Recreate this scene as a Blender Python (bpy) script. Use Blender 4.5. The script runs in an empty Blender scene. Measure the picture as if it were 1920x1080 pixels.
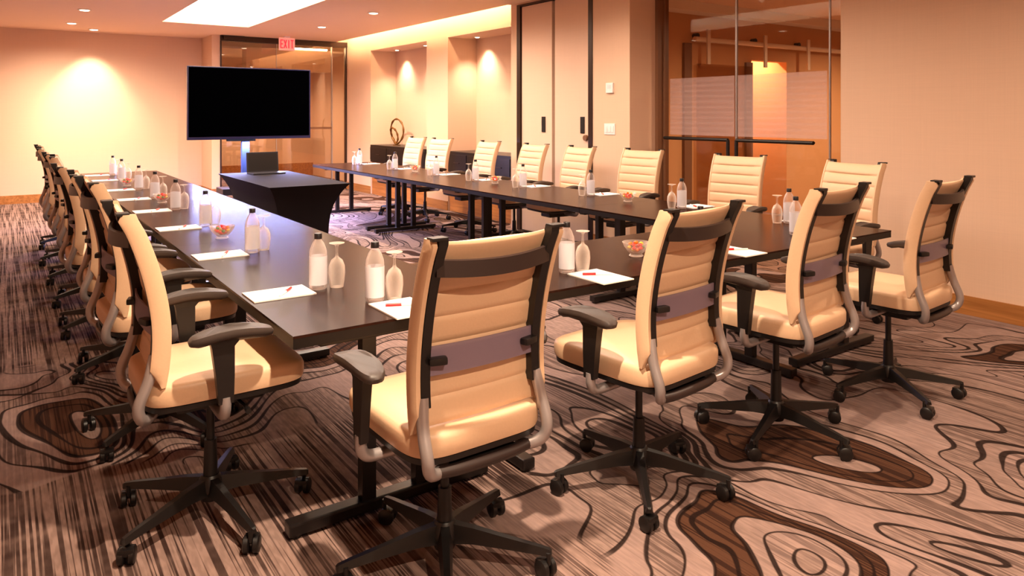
import bpy, bmesh, math, random
from mathutils import Vector, Matrix
random.seed(7)
S = bpy.context.scene
COL = S.collection
# ------------------------------------------------------------------ camera, world, exposure
cam = bpy.data.cameras.new('camera')
cam.lens = 25.5; cam.sensor_width = 36; cam.shift_y = -326/1920; cam.clip_start = 0.05
camo = bpy.data.objects.new('camera', cam); COL.objects.link(camo)
camo.location = (0, 0, 1.48)
camo.rotation_euler = (math.pi/2, 0, -math.atan2(955, 1360))
S.camera = camo
wd = bpy.data.worlds.new('world'); S.world = wd; wd.use_nodes = True
wd.node_tree.nodes['Background'].inputs[0].default_value = (0.9, 0.75, 0.65, 1)
wd.node_tree.nodes['Background'].inputs[1].default_value = 0.03
S.view_settings.view_transform = 'Standard'
S.view_settings.look = 'None'
S.view_settings.gamma = 1
S.view_settings.exposure = 0.08
WARM = (1.0, 0.76, 0.54)
DOWN_W = 265.0      # watts of one downlight
TRAY_E = 10.0        # strength of the luminous ceiling panel
TRAY_C = (1.0, 0.80, 0.66)
COVE_E = 75.0

# ------------------------------------------------------------------ material helpers
def newmat(name):
    m = bpy.data.materials.new(name); m.use_nodes = True
    nt = m.node_tree
    return m, nt, nt.nodes['Principled BSDF'], nt.nodes['Material Output']

def srgb(r, g, b):
    f = lambda c: (c/255/12.92) if c <= 10.3 else ((c/255+0.055)/1.055)**2.4
    return (f(r), f(g), f(b), 1)

def mat(name, col, rough=0.5, metal=0.0, noise=0.0, scale=40, bump=0.0, spec=0.5, coat=0.0, stretch=(1, 1, 1), emit=None):
    m, nt, p, o = newmat(name)
    p.inputs['Base Color'].default_value = col
    p.inputs['Roughness'].default_value = rough
    p.inputs['Metallic'].default_value = metal
    p.inputs['Specular IOR Level'].default_value = spec
    if coat: p.inputs['Coat Weight'].default_value = coat; p.inputs['Coat Roughness'].default_value = 0.12
    if emit:
        p.inputs['Emission Color'].default_value = emit[0]; p.inputs['Emission Strength'].default_value = emit[1]
    if noise or bump:
        tc = nt.nodes.new('ShaderNodeTexCoord'); mp = nt.nodes.new('ShaderNodeMapping')
        mp.inputs['Scale'].default_value = stretch
        nz = nt.nodes.new('ShaderNodeTexNoise'); nz.inputs['Scale'].default_value = scale; nz.inputs['Detail'].default_value = 3
        nt.links.new(tc.outputs['Object'], mp.inputs[0]); nt.links.new(mp.outputs[0], nz.inputs[0])
        if noise:
            mx = nt.nodes.new('ShaderNodeMix'); mx.data_type = 'RGBA'
            mx.inputs[6].default_value = tuple(c*(1-noise) for c in col[:3])+(1,)
            mx.inputs[7].default_value = tuple(min(1, c*(1+noise)) for c in col[:3])+(1,)
            nt.links.new(nz.outputs[0], mx.inputs[0]); nt.links.new(mx.outputs[2], p.inputs['Base Color'])
        if bump:
            bp = nt.nodes.new('ShaderNodeBump'); bp.inputs['Strength'].default_value = bump; bp.inputs['Distance'].default_value = 0.002
            nt.links.new(nz.outputs[0], bp.inputs['Height']); nt.links.new(bp.outputs[0], p.inputs['Normal'])
    return m

def sheer(name, col, alpha, rough=0.1, tint=(1, 1, 1, 1)):
    """thin glass / clear plastic: part clear, part surface"""
    m, nt, p, o = newmat(name)
    p.inputs['Base Color'].default_value = col; p.inputs['Roughness'].default_value = rough
    tr = nt.nodes.new('ShaderNodeBsdfTransparent'); tr.inputs[0].default_value = tint
    mx = nt.nodes.new('ShaderNodeMixShader'); mx.inputs[0].default_value = alpha
    nt.links.new(tr.outputs[0], mx.inputs[1]); nt.links.new(p.outputs[0], mx.inputs[2]); nt.links.new(mx.outputs[0], o.inputs[0])
    return m

def clear(name, col, a0, a1, rough=0.08):
    """clear moulded glass or plastic: thin and see-through face on, denser towards its grazing edges"""
    m, nt, p, o = newmat(name)
    p.inputs['Base Color'].default_value = col; p.inputs['Roughness'].default_value = rough
    lw = nt.nodes.new('ShaderNodeLayerWeight'); lw.inputs[0].default_value = 0.35
    mr = nt.nodes.new('ShaderNodeMapRange'); mr.inputs[3].default_value = a0; mr.inputs[4].default_value = a1
    nt.links.new(lw.outputs['Facing'], mr.inputs[0])
    tr = nt.nodes.new('ShaderNodeBsdfTransparent'); mx = nt.nodes.new('ShaderNodeMixShader')
    nt.links.new(mr.outputs[0], mx.inputs[0]); nt.links.new(tr.outputs[0], mx.inputs[1]); nt.links.new(p.outputs[0], mx.inputs[2]); nt.links.new(mx.outputs[0], o.inputs[0])
    return m

def glassmat(name, refl, tint, rough=0.02, film=False):
    m, nt, p, o = newmat(name); nt.nodes.remove(p)
    tr = nt.nodes.new('ShaderNodeBsdfTransparent'); tr.inputs[0].default_value = tint
    gl = nt.nodes.new('ShaderNodeBsdfGlossy'); gl.inputs['Roughness'].default_value = rough
    mx = nt.nodes.new('ShaderNodeMixShader'); mx.inputs[0].default_value = refl
    nt.links.new(tr.outputs[0], mx.inputs[1]); nt.links.new(gl.outputs[0], mx.inputs[2])
    out = mx
    nt.links.new(out.outputs[0], o.inputs[0])
    return m

def emat(name, col, st):
    m, nt, p, o = newmat(name); nt.nodes.remove(p)
    e = nt.nodes.new('ShaderNodeEmission'); e.inputs[0].default_value = tuple(col[:3])+(1,); e.inputs[1].default_value = st
    nt.links.new(e.outputs[0], o.inputs[0]); return m

class NX:
    """tiny node-expression helper"""
    def __init__(s, nt): s.nt = nt
    def m(s, op, a, b=None, c=None, clamp=False):
        n = s.nt.nodes.new('ShaderNodeMath'); n.operation = op; n.use_clamp = clamp
        for i, v in enumerate((a, b, c)):
            if v is None: continue
            if isinstance(v, (int, float)): n.inputs[i].default_value = v
            else: s.nt.links.new(v, n.inputs[i])
        return n.outputs[0]
    def noise(s, vec, scale, detail=2, rough=0.5, dist=0.0):
        n = s.nt.nodes.new('ShaderNodeTexNoise'); n.inputs['Scale'].default_value = scale
        n.inputs['Detail'].default_value = detail; n.inputs['Roughness'].default_value = rough; n.inputs['Distortion'].default_value = dist
        s.nt.links.new(vec, n.inputs['Vector']); return n.outputs[0]
    def map(s, vec, sc=(1, 1, 1), rot=0, loc=(0, 0, 0)):
        n = s.nt.nodes.new('ShaderNodeMapping'); n.inputs['Scale'].default_value = sc; n.inputs['Rotation'].default_value = (0, 0, rot)
        n.inputs['Location'].default_value = loc
        s.nt.links.new(vec, n.inputs[0]); return n.outputs[0]
    def mix(s, f, a, b):
        n = s.nt.nodes.new('ShaderNodeMix'); n.data_type = 'RGBA'
        for i, v in ((0, f), (6, a), (7, b)):
            if isinstance(v, (int, float, tuple)): n.inputs[i].default_value = v
            else: s.nt.links.new(v, n.inputs[i])
        return n.outputs[2]
    def step(s, x, lo, hi):
        n = s.nt.nodes.new('ShaderNodeMapRange'); n.interpolation_type = 'SMOOTHSTEP'
        s.nt.links.new(x, n.inputs[0]); n.inputs[1].default_value = lo; n.inputs[2].default_value = hi
        n.inputs[3].default_value = 0; n.inputs[4].default_value = 1; return n.outputs[0]

def carpet_mat():
    m, nt, p, o = newmat('carpet'); x = NX(nt)
    geo = nt.nodes.new('ShaderNodeNewGeometry').outputs['Position']
    sp = nt.nodes.new('ShaderNodeSeparateXYZ'); nt.links.new(geo, sp.inputs[0]); X, Y = sp.outputs['X'], sp.outputs['Y']
    K, e = 31.0, 0.012
    def field(dx, dy):
        n_ = nt.nodes.new('ShaderNodeVectorMath'); n_.operation = 'ADD'; nt.links.new(geo, n_.inputs[0]); n_.inputs[1].default_value = (dx, dy, 0)
        return x.m('MULTIPLY', x.noise(x.map(n_.outputs[0], (0.85, 0.55, 0), rot=0.35, loc=(3.1, 7.7, 0)), 0.95, 2.2, 0.42, 0.8), K)
    v = field(0, 0); gx = x.m('DIVIDE', x.m('SUBTRACT', field(e, 0), v), e); gy = x.m('DIVIDE', x.m('SUBTRACT', field(0, e), v), e)
    grad = x.m('MAXIMUM', x.m('SQRT', x.m('ADD', x.m('MULTIPLY', gx, gx), x.m('MULTIPLY', gy, gy))), 1.2)
    fl = x.m('FLOOR', v); fr = x.m('SUBTRACT', v, fl)
    def rnd(off):
        wn = nt.nodes.new('ShaderNodeTexWhiteNoise'); wn.noise_dimensions = '1D'; nt.links.new(x.m('ADD', fl, off), wn.inputs['W']); return wn.outputs['Value']
    r, r2 = rnd(0.0), rnd(37.3)
    d = x.m('DIVIDE', x.m('MINIMUM', fr, x.m('SUBTRACT', 1.0, fr)), grad)          # metres to the nearest contour
    w = x.m('ADD', 0.0018, x.m('MULTIPLY', x.step(x.noise(x.map(geo, (1, 1, 0)), 2.3, 1), 0.35, 0.75), 0.011))
    line = x.m('SUBTRACT', 1.0, x.m('DIVIDE', x.m('SUBTRACT', d, w), 0.005, clamp=True), clamp=True)
    # where the contours are drawn: not in the plain striated field near the left front, nor far down the room
    wz = x.m('MULTIPLY', x.m('SUBTRACT', x.noise(x.map(geo, (1, 1, 0)), 1.3, 2), 0.5), 1.4)
    a1 = x.m('MULTIPLY', x.step(x.m('ADD', X, wz), 1.55, 1.50), x.step(x.m('ADD', Y, wz), 3.45, 3.40))
    a2 = x.m('MULTIPLY', x.step(x.m('ADD', Y, wz), 5.1, 5.15), x.step(x.m('ADD', X, wz), 2.1, 2.0))
    plain = x.m('MAXIMUM', a1, a2)
    zone = x.m('SUBTRACT', 1.0, plain)
    line = x.m('MULTIPLY', line, zone)
    # yarn streaks running along Y
    s1 = x.noise(x.map(geo, (95, 0.9, 0)), 1.0, 1, 0.5)
    s2 = x.noise(x.map(geo, (34, 0.5, 0), loc=(5, 2, 0)), 1.0, 1, 0.5)
    s3 = x.noise(x.map(geo, (60, 14, 0), loc=(1, 2, 0)), 1.0, 1, 0.5)
    s4 = x.noise(x.map(geo, (0.5, 5.0, 0), loc=(4, 2, 0)), 1.0, 2, 0.5)
    st = x.step(x.m('ADD', x.m('MULTIPLY', s1, 0.62), x.m('MULTIPLY', s2, 0.38)), 0.455, 0.53)
    amt = x.m('ADD', x.m('MULTIPLY', x.step(r, 0.45, 0.75), 0.40), 0.14)
    amt = x.m('ADD', x.m('MULTIPLY', amt, zone), x.m('MULTIPLY', plain, x.m('ADD', 0.62, x.m('MULTIPLY', x.step(s4, 0.4, 0.6), 0.3))))
    tanc = x.mix(r2, srgb(146, 122, 116), srgb(122, 101, 93))
    tanc = x.mix(plain, tanc, srgb(134, 110, 102))
    tanc = x.mix(x.m('MULTIPLY', x.step(s3, 0.35, 0.7), 0.5), tanc, srgb(168, 140, 130))
    c = x.mix(x.m('MULTIPLY', x.m('SUBTRACT', 1.0, st), amt), tanc, srgb(38, 20, 16))
    band = x.m('MULTIPLY', x.m('GREATER_THAN', r2, 0.90), zone)
    bandc = x.mix(st, srgb(50, 30, 22), srgb(80, 52, 38))
    c = x.mix(band, c, bandc)
    c = x.mix(x.m('MULTIPLY', line, 0.93), c, srgb(26, 14, 11))
    nt.links.new(c, p.inputs['Base Color'])
    p.inputs['Roughness'].default_value = 0.95; p.inputs['Specular IOR Level'].default_value = 0.1
    bp = nt.nodes.new('ShaderNodeBump'); bp.inputs['Strength'].default_value = 0.5; bp.inputs['Distance'].default_value = 0.003
    pile = x.noise(x.map(geo, (1, 1, 1)), 350, 1)
    nt.links.new(pile, bp.inputs['Height']); nt.links.new(bp.outputs[0], p.inputs['Normal'])
    return m

def wood_mat(name, c1, c2, rough, axis=1, bump=0.05, spec=0.5, coat=0.0):
    m, nt, p, o = newmat(name); x = NX(nt)
    geo = nt.nodes.new('ShaderNodeNewGeometry').outputs['Position']
    sc = (28, 1.2, 28) if axis == 1 else (1.2, 28, 28)
    g = x.noise(x.map(geo, sc), 1.0, 4, 0.6, 0.6)
    nt.links.new(x.mix(x.step(g, 0.3, 0.7), c1, c2), p.inputs['Base Color'])
    p.inputs['Roughness'].default_value = rough; p.inputs['Specular IOR Level'].default_value = spec
    if coat: p.inputs['Coat Weight'].default_value = coat; p.inputs['Coat Roughness'].default_value = rough*0.7
    bp = nt.nodes.new('ShaderNodeBump'); bp.inputs['Strength'].default_value = bump; bp.inputs['Distance'].default_value = 0.001
    nt.links.new(g, bp.inputs['Height']); nt.links.new(bp.outputs[0], p.inputs['Normal'])
    return m

def wall_mat(name, col):
    m, nt, p, o = newmat(name); x = NX(nt)
    geo = nt.nodes.new('ShaderNodeNewGeometry').outputs['Position']
    h = x.noise(x.map(geo, (3, 3, 260)), 1.0, 2, 0.6)
    v = x.noise(x.map(geo, (220, 220, 2)), 1.0, 2, 0.6)
    s = x.m('MULTIPLY', x.m('ADD', h, v), 0.5)
    nt.links.new(x.mix(s, tuple(c*0.90 for c in col[:3])+(1,), tuple(min(1, c*1.08) for c in col[:3])+(1,)), p.inputs['Base Color'])
    p.inputs['Roughness'].default_value = 0.8; p.inputs['Specular IOR Level'].default_value = 0.2
    bp = nt.nodes.new('ShaderNodeBump'); bp.inputs['Strength'].default_value = 0.25; bp.inputs['Distance'].default_value = 0.001
    nt.links.new(s, bp.inputs['Height']); nt.links.new(bp.outputs[0], p.inputs['Normal'])
    return m

def film_mat():
    """frosted privacy film with fine horizontal lines, fading towards its lower edge"""
    m, nt, p, o = newmat('frosted_film'); nt.nodes.remove(p); x = NX(nt)
    geo = nt.nodes.new('ShaderNodeNewGeometry').outputs['Position']
    sp = nt.nodes.new('ShaderNodeSeparateXYZ'); nt.links.new(geo, sp.inputs[0])
    z = sp.outputs['Z']
    ln = x.m('SINE', x.m('MULTIPLY', z, 2*math.pi/0.055))
    lines = x.step(ln, -0.2, 0.9)
    fac = x.m('ADD', 0.24, x.m('MULTIPLY', lines, 0.05))
    tr = nt.nodes.new('ShaderNodeBsdfTransparent')
    df = nt.nodes.new('ShaderNodeBsdfDiffuse'); df.inputs[0].default_value = srgb(226, 205, 210)
    tl = nt.nodes.new('ShaderNodeBsdfTranslucent'); tl.inputs[0].default_value = srgb(235, 215, 215)
    a = nt.nodes.new('ShaderNodeMixShader'); a.inputs[0].default_value = 0.4
    nt.links.new(df.outputs[0], a.inputs[1]); nt.links.new(tl.outputs[0], a.inputs[2])
    b = nt.nodes.new('ShaderNodeMixShader'); nt.links.new(fac, b.inputs[0])
    nt.links.new(tr.outputs[0], b.inputs[1]); nt.links.new(a.outputs[0], b.inputs[2])
    nt.links.new(b.outputs[0], o.inputs[0]); return m

M = {}
M['wall'] = wall_mat('wall_covering', srgb(224, 192, 168))
M['door'] = wall_mat('door_covering', srgb(226, 196, 176))
M['ceiling'] = mat('ceiling_paint', srgb(240, 208, 180), 0.9, spec=0.1, noise=0.02, scale=8)
M['cove'] = mat('cove_paint', srgb(240, 228, 212), 0.85, spec=0.1, noise=0.01, scale=5)
M['carpet'] = carpet_mat()
M['base'] = wood_mat('oak_baseboard', srgb(150, 96, 48), srgb(186, 126, 70), 0.35)
M['table'] = wood_mat('walnut_laminate', srgb(34, 17, 12), srgb(48, 27, 20), 0.25, spec=0.04, bump=0.03)
M['edge'] = mat('table_edge', srgb(15, 9, 8), 0.5, spec=0.3, noise=0.1)
M['blackmetal'] = mat('black_metal', srgb(22, 17, 17), 0.38, 0.0, noise=0.1, scale=60)
M['steel'] = mat('brushed_steel', srgb(235, 220, 200), 0.4, 0.4, noise=0.05, scale=90, stretch=(1, 1, 30))
M['silver'] = mat('silver_paint', srgb(168, 160, 160), 0.32, 0.55, noise=0.03)
M['vinyl'] = mat('tan_vinyl', srgb(220, 184, 150), 0.45, noise=0.04, scale=120, bump=0.15)
M['meshback'] = mat('tan_mesh', srgb(196, 160, 120), 0.6, noise=0.06, scale=300, bump=0.2)
M['plastic'] = mat('black_plastic', srgb(17, 13, 13), 0.42, noise=0.08, scale=80)
M['armpad'] = mat('arm_pad', srgb(60, 50, 46), 0.5, noise=0.08, scale=120, bump=0.1)
M['rail'] = mat('brown_plastic', srgb(40, 28, 26), 0.4, noise=0.05)
M['lumbar'] = sheer('lumbar_plastic', srgb(140, 122, 140), 0.75, 0.35)
M['screen'] = mat('tv_screen', (0.0003, 0.0003, 0.0005, 1), 0.5, spec=0.0, noise=0.01)
M['bezel'] = mat('tv_bezel', srgb(22, 22, 62), 0.3, noise=0.02)
M['bluemetal'] = mat('blue_black_metal', srgb(16, 26, 48), 0.6, 0.0, spec=0.2, noise=0.03)
M['spandex'] = mat('black_spandex', srgb(24, 18, 21), 0.85, spec=0.15, noise=0.05, scale=200, bump=0.1)
M['laptop'] = mat('laptop_case', srgb(34, 32, 40), 0.4, noise=0.03)
M['water'] = clear('bottle_plastic', srgb(255, 238, 232), 0.10, 0.80)
M['wrap'] = sheer('bottle_wrap', srgb(244, 242, 250), 0.5, 0.35)
M['cap'] = mat('bottle_cap', srgb(18, 14, 20), 0.4, noise=0.05)
M['goblet'] = clear('goblet_glass', srgb(255, 240, 228), 0.05, 0.75, 0.04)
M['paper'] = mat('paper', srgb(245, 240, 236), 0.7, noise=0.01)
M['red'] = mat('red_plastic', srgb(210, 20, 24), 0.3, noise=0.03)
M['white'] = mat('white_plastic', srgb(238, 234, 236), 0.35, noise=0.01)
M['gold'] = mat('gold_leaf', srgb(112, 72, 22), 0.45, 0.4, noise=0.35, scale=30, bump=0.8)
M['cabinet'] = mat('cabinet_black', srgb(16, 12, 12), 0.35, noise=0.1)
M['oak'] = wood_mat('cabinet_oak', srgb(150, 92, 46), srgb(184, 120, 64), 0.4)
M['frame'] = mat('bronze_frame', srgb(52, 34, 26), 0.35, 0.3, noise=0.05)
M['jamb'] = mat('brown_jamb', srgb(122, 84, 60), 0.45, noise=0.03)
M['glass'] = glassmat('tinted_glass', 0.02, (0.92, 0.84, 0.76, 1))
M['glass2'] = glassmat('clear_glass', 0.10, (0.86, 0.76, 0.66, 1))
M['film'] = film_mat()
M['corridor'] = wall_mat('corridor_wall', srgb(210, 158, 112))
M['tray'] = emat('tray_panel', TRAY_C, TRAY_E)
M['led'] = emat('cove_led', (1.0, 0.72, 0.42), COVE_E)
M['lens'] = emat('lamp_lens', (1.0, 0.80, 0.58), 9)
M['trimring'] = mat('trim_ring', srgb(235, 220, 205), 0.5, noise=0.01)
M['exitred'] = emat('exit_red', (1.0, 0.03, 0.04), 1.6)
M['exitface'] = mat('exit_face', srgb(246, 190, 180), 0.3, emit=((1.0, 0.35, 0.3, 1), 0.35), noise=0.01)
CANDY = [mat('candy_red', srgb(235, 30, 12), 0.3, noise=0.05), mat('candy_orange', srgb(240, 120, 20), 0.3, noise=0.05),
         mat('candy_yellow', srgb(245, 205, 60), 0.3, noise=0.05), mat('candy_green', srgb(70, 120, 30), 0.3, noise=0.05)]
M['bowl'] = clear('bowl_glass', srgb(255, 240, 230), 0.08, 0.7)

# ------------------------------------------------------------------ mesh helpers
def catmull(pts, n=6):
    pts = [Vector(p) for p in pts]
    if len(pts) < 3: return pts
    q = [pts[0]*2-pts[1]]+pts+[pts[-1]*2-pts[-2]]
    out = []
    for i in range(1, len(q)-2):
        p0, p1, p2, p3 = q[i-1:i+3]
        for k in range(n):
            t = k/n
            out.append(0.5*((2*p1)+(p2-p0)*t+(2*p0-5*p1+4*p2-p3)*t*t+(3*p1-p0-3*p2+p3)*t**3))
    out.append(pts[-1]); return out

class MB:
    def __init__(s): s.bm = bmesh.new()
    def box(s, c, d, bevel=0.0, rot=None, seg=2):
        t = bmesh.new(); bmesh.ops.create_cube(t, size=1)
        for v in t.verts: v.co = Vector((v.co.x*d[0], v.co.y*d[1], v.co.z*d[2]))
        if bevel: bmesh.ops.bevel(t, geom=list(t.edges), offset=bevel, segments=seg, affect='EDGES', profile=0.7)
        mt = Matrix.Translation(c) @ (rot.to_4x4() if rot else Matrix.Identity(4))
        bmesh.ops.transform(t, matrix=mt, verts=t.verts)
        s._add(t); return s
    def _add(s, t):
        me = bpy.data.meshes.new('t'); t.to_mesh(me); t.free(); s.bm.from_mesh(me); bpy.data.meshes.remove(me)
    def bx(s, x0, x1, y0, y1, z0, z1, bevel=0.0):
        return s.box(((x0+x1)/2, (y0+y1)/2, (z0+z1)/2), (abs(x1-x0), abs(y1-y0), abs(z1-z0)), bevel)
    def ring_sweep(s, rings, cap=True):
        vs = [[s.bm.verts.new(p) for p in r] for r in rings]
        n = len(rings[0])
        for a, b in zip(vs, vs[1:]):
            for i in range(n): s.bm.faces.new((a[i], a[(i+1) % n], b[(i+1) % n], b[i]))
        if cap: s.bm.faces.new(list(reversed(vs[0]))); s.bm.faces.new(vs[-1])
        return s
    def tube(s, pts, r, seg=10, smooth=6, flat=None):
        P = catmull(pts, smooth) if smooth else [Vector(p) for p in pts]
        N = len(P); rr = r if callable(r) else (lambda t: r)
        rings = []; up = Vector((0, 0, 1)); prev = None
        for i, p in enumerate(P):
            d = (P[min(i+1, N-1)]-P[max(i-1, 0)]).normalized()
            if prev is None:
                a = d.cross(up)
                if a.length < 0.05: a = d.cross(Vector((1, 0, 0)))
            else: a = prev-d*prev.dot(d)
            a.normalize(); prev = a; b = d.cross(a)
            R = rr(i/(N-1))
            ra, rb = (R*flat[0], R*flat[1]) if flat else (R, R)
            rings.append([p+a*(ra*math.cos(k*2*math.pi/seg))+b*(rb*math.sin(k*2*math.pi/seg)) for k in range(seg)])
        return s.ring_sweep(rings)
    def cyl(s, p0, p1, r0, r1=None, seg=16):
        r1 = r0 if r1 is None else r1
        return s.tube([p0, p1], lambda t: r0+(r1-r0)*t, seg, 0)
    def lathe(s, prof, c=(0, 0, 0), seg=20):
        rings = [[(c[0]+max(r, 1e-4)*math.cos(k*2*math.pi/seg), c[1]+max(r, 1e-4)*math.sin(k*2*math.pi/seg), c[2]+z) for k in range(seg)] for r, z in prof]
        return s.ring_sweep(rings, True)
    def bar(s, pts, wx, wy):
        """rectangular section swept through points, section axes world X and (perp)"""
        rings = []
        P = [Vector(p) for p in pts]
        for i, p in enumerate(P):
            d = (P[min(i+1, len(P)-1)]-P[max(i-1, 0)]).normalized()
            a = Vector((1, 0, 0)); a = (a-d*a.dot(d)).normalized(); b = d.cross(a)
            rings.append([p+a*sx*wx/2+b*sy*wy/2 for sx, sy in ((-1, -1), (1, -1), (1, 1), (-1, 1))])
        return s.ring_sweep(rings)
    def build(s, name, m, parent=None, smooth=False, angle=40):
        bmesh.ops.recalc_face_normals(s.bm, faces=s.bm.faces)
        me = bpy.data.meshes.new(name); s.bm.to_mesh(me); s.bm.free()
        me.materials.append(m)
        if smooth:
            me.polygons.foreach_set('use_smooth', [True]*len(me.polygons))
            try: me.set_sharp_from_angle(angle=math.radians(angle))
            except Exception: pass
        o = bpy.data.objects.new(name, me); COL.objects.link(o)
        if parent: o.parent = parent
        return o

def tag(o, label=None, cat=None, group=None, kind=None):
    if label: o['label'] = label
    if cat: o['category'] = cat
    if group: o['group'] = group
    if kind: o['kind'] = kind
    return o
def thing(name, label, cat, loc=(0, 0, 0), rz=0, group=None):
    o = bpy.data.objects.new(name, None); COL.objects.link(o)
    o.location = loc; o.rotation_euler = (0, 0, rz); o.empty_display_size = 0.1
    return tag(o, label, cat, group)
def copy_tree(o, parent=None):
    c = o.copy(); COL.objects.link(c)
    if parent: c.parent = parent
    for ch in list(o.children): copy_tree(ch, c)
    return c
def struct(name, mb, m, parent=None, smooth=False):
    o = mb.build(name, m, parent, smooth)
    if not parent: o['kind'] = 'structure'
    return o

# ------------------------------------------------------------------ the room shell
CZ = 2.90
XL, YB = -2.6, -2.6          # left wall, wall behind the camera
struct('floor', MB().bx(XL-0.2, 12.8, YB-0.2, 17.5, -0.12, 0.0), M['carpet'])
# ceiling with the luminous tray recess and the light slot along the right side
TX0, TX1, TY0, TY1 = 2.0, 3.29, 3.4, 12.19
SX0, SX1, SY0, SY1 = 5.37, 5.60, 7.74, 13.7
c = MB(); t = 0.10
c.bx(XL-0.2, TX0, YB-0.2, 14.7, CZ, CZ+t)
c.bx(TX0, TX1, YB-0.2, TY0, CZ, CZ+t)
c.bx(TX0, TX1, TY1, 14.7, CZ, CZ+t)
c.bx(TX1, SX0, YB-0.2, 14.7, CZ, CZ+t)
c.bx(SX0, SX1, YB-0.2, SY0, CZ, CZ+t)
c.bx(SX0, SX1, SY1, 14.7, CZ, CZ+t)
c.bx(SX1, 12.8, YB-0.2, 7.72, CZ, CZ+t)
struct('ceiling', c, M['ceiling'])
tr = MB()
tr.bx(TX0-0.03, TX0, TY0, TY1, CZ+t, 3.14); tr.bx(TX1, TX1+0.03, TY0, TY1, CZ+t, 3.14)
tr.bx(TX0-0.03, TX1+0.03, TY0-0.03, TY0, CZ+t, 3.14); tr.bx(TX0-0.03, TX1+0.03, TY1, TY1+0.03, CZ+t, 3.14)
tr.bx(TX0-0.03, TX1+0.03, TY0-0.03, TY1+0.03, 3.14, 3.18)
struct('trim_1', tr, M['cove'])
sl = MB()
sl.bx(SX0-0.30, SX0-0.27, SY0, SY1, CZ+t, 3.30); sl.bx(SX0-0.30, SX1, SY0, SY1, 3.30, 3.33)
sl.bx(SX0-0.30, SX1, SY0-0.03, SY0, CZ+t, 3.33); sl.bx(SX0-0.30, SX1, SY1, SY1+0.03, CZ+t, 3.33)
struct('trim_2', sl, M['cove'])
# walls
struct('wall_left', MB().bx(XL-0.15, XL, YB, 14.5, 0, CZ), M['wall'])
struct('wall_rear', MB().bx(XL-0.15, 6.0, YB-0.15, YB, 0, CZ), M['wall'])
struct('wall_back', MB().bx(XL-0.15, 3.06, 14.5, 14.65, 0, CZ), M['wall'])
struct('wall_back_pier', MB().bx(3.06, 3.20, 13.7, 14.65, 0, CZ), M['wall'])
struct('wall_right', MB().bx(5.83, 5.98, YB, 3.44, 0, CZ), M['wall'])
struct('wall_right_doors', MB().bx(5.42, 5.98, 5.555, 6.14, 0, CZ)
       .bx(5.42, 5.60, 7.60, 7.74, 0, CZ).bx(5.42, 5.98, 6.14, 7.60, 2.88, CZ).bx(5.62, 5.98, 6.14, 7.60, 0, 2.88), M['wall'])
# alcove wall, X 5.6 face, openings Y 7.95-9.69 and 10.37-12.55
AT = 2.66
w = MB()
w.bx(5.60, 6.2, 12.55, 13.85, 0, 3.3)
w.bx(5.60, 6.2, 9.69, 10.37, 0, 3.3)
w.bx(5.60, 6.2, 7.72, 7.95, 0, 3.3)
w.bx(5.60, 6.2, 10.37, 12.55, AT, 3.3); w.bx(5.60, 6.2, 7.95, 9.69, AT, 3.3)
w.bx(6.12, 6.2, 10.37, 12.55, 0, AT); w.bx(6.12, 6.2, 7.95, 9.69, 0, AT)
struct('wall_right_alcoves', w, M['wall'])
# baseboards
bb = 0.14
struct('baseboard_back', MB().bx(XL, 3.045, 14.485, 14.5, 0, bb, 0.003), M['base'])
struct('baseboard_pier', MB().bx(3.045, 3.06, 13.685, 14.485, 0, bb).bx(3.06, 3.20, 13.685, 13.70, 0, bb), M['base'])
struct('baseboard_right', MB().bx(5.815, 5.83, YB, 3.44, 0, bb, 0.003), M['base'])
struct('baseboard_alcoves', MB().bx(5.585, 5.60, 12.55, 13.7, 0, bb).bx(5.585, 5.6, 9.69, 10.37, 0, bb), M['base'])
struct('baseboard_left', MB().bx(XL, XL+0.015, YB, 14.48, 0, bb), M['base'])
struct('baseboard_doors', MB().bx(5.405, 5.42, 5.555, 6.12, 0, bb), M['base'])

# double flush doors in the right wall
for n, (y0, y1, hy) in ((1, (6.90, 7.52, 7.06)), (2, (6.22, 6.845, 6.33))):
    d = struct('door_%d' % n, MB().bx(5.435, 5.48, y0, y1, 0.01, 2.85, 0.004), M['door'])
    MB().bx(5.425, 5.436, hy-0.035, hy+0.035, 1.26, 1.45, 0.004).build('pull', M['plastic'], d)
    if n == 2:
        MB().cyl((5.437, 6.265, 1.21), (5.405, 6.265, 1.21), 0.035, 0.032, 18).build('lock', M['jamb'], d, True)
fr = MB().bx(5.41, 5.60, 7.53, 7.60, 0, 2.88).bx(5.41, 5.60, 6.14, 6.21, 0, 2.88).bx(5.41, 5.60, 6.21, 7.53, 2.855, 2.88)
fr.bx(5.49, 5.60, 6.86, 6.89, 0, 2.855)
struct('trim_3', fr, M['frame'])

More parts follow.
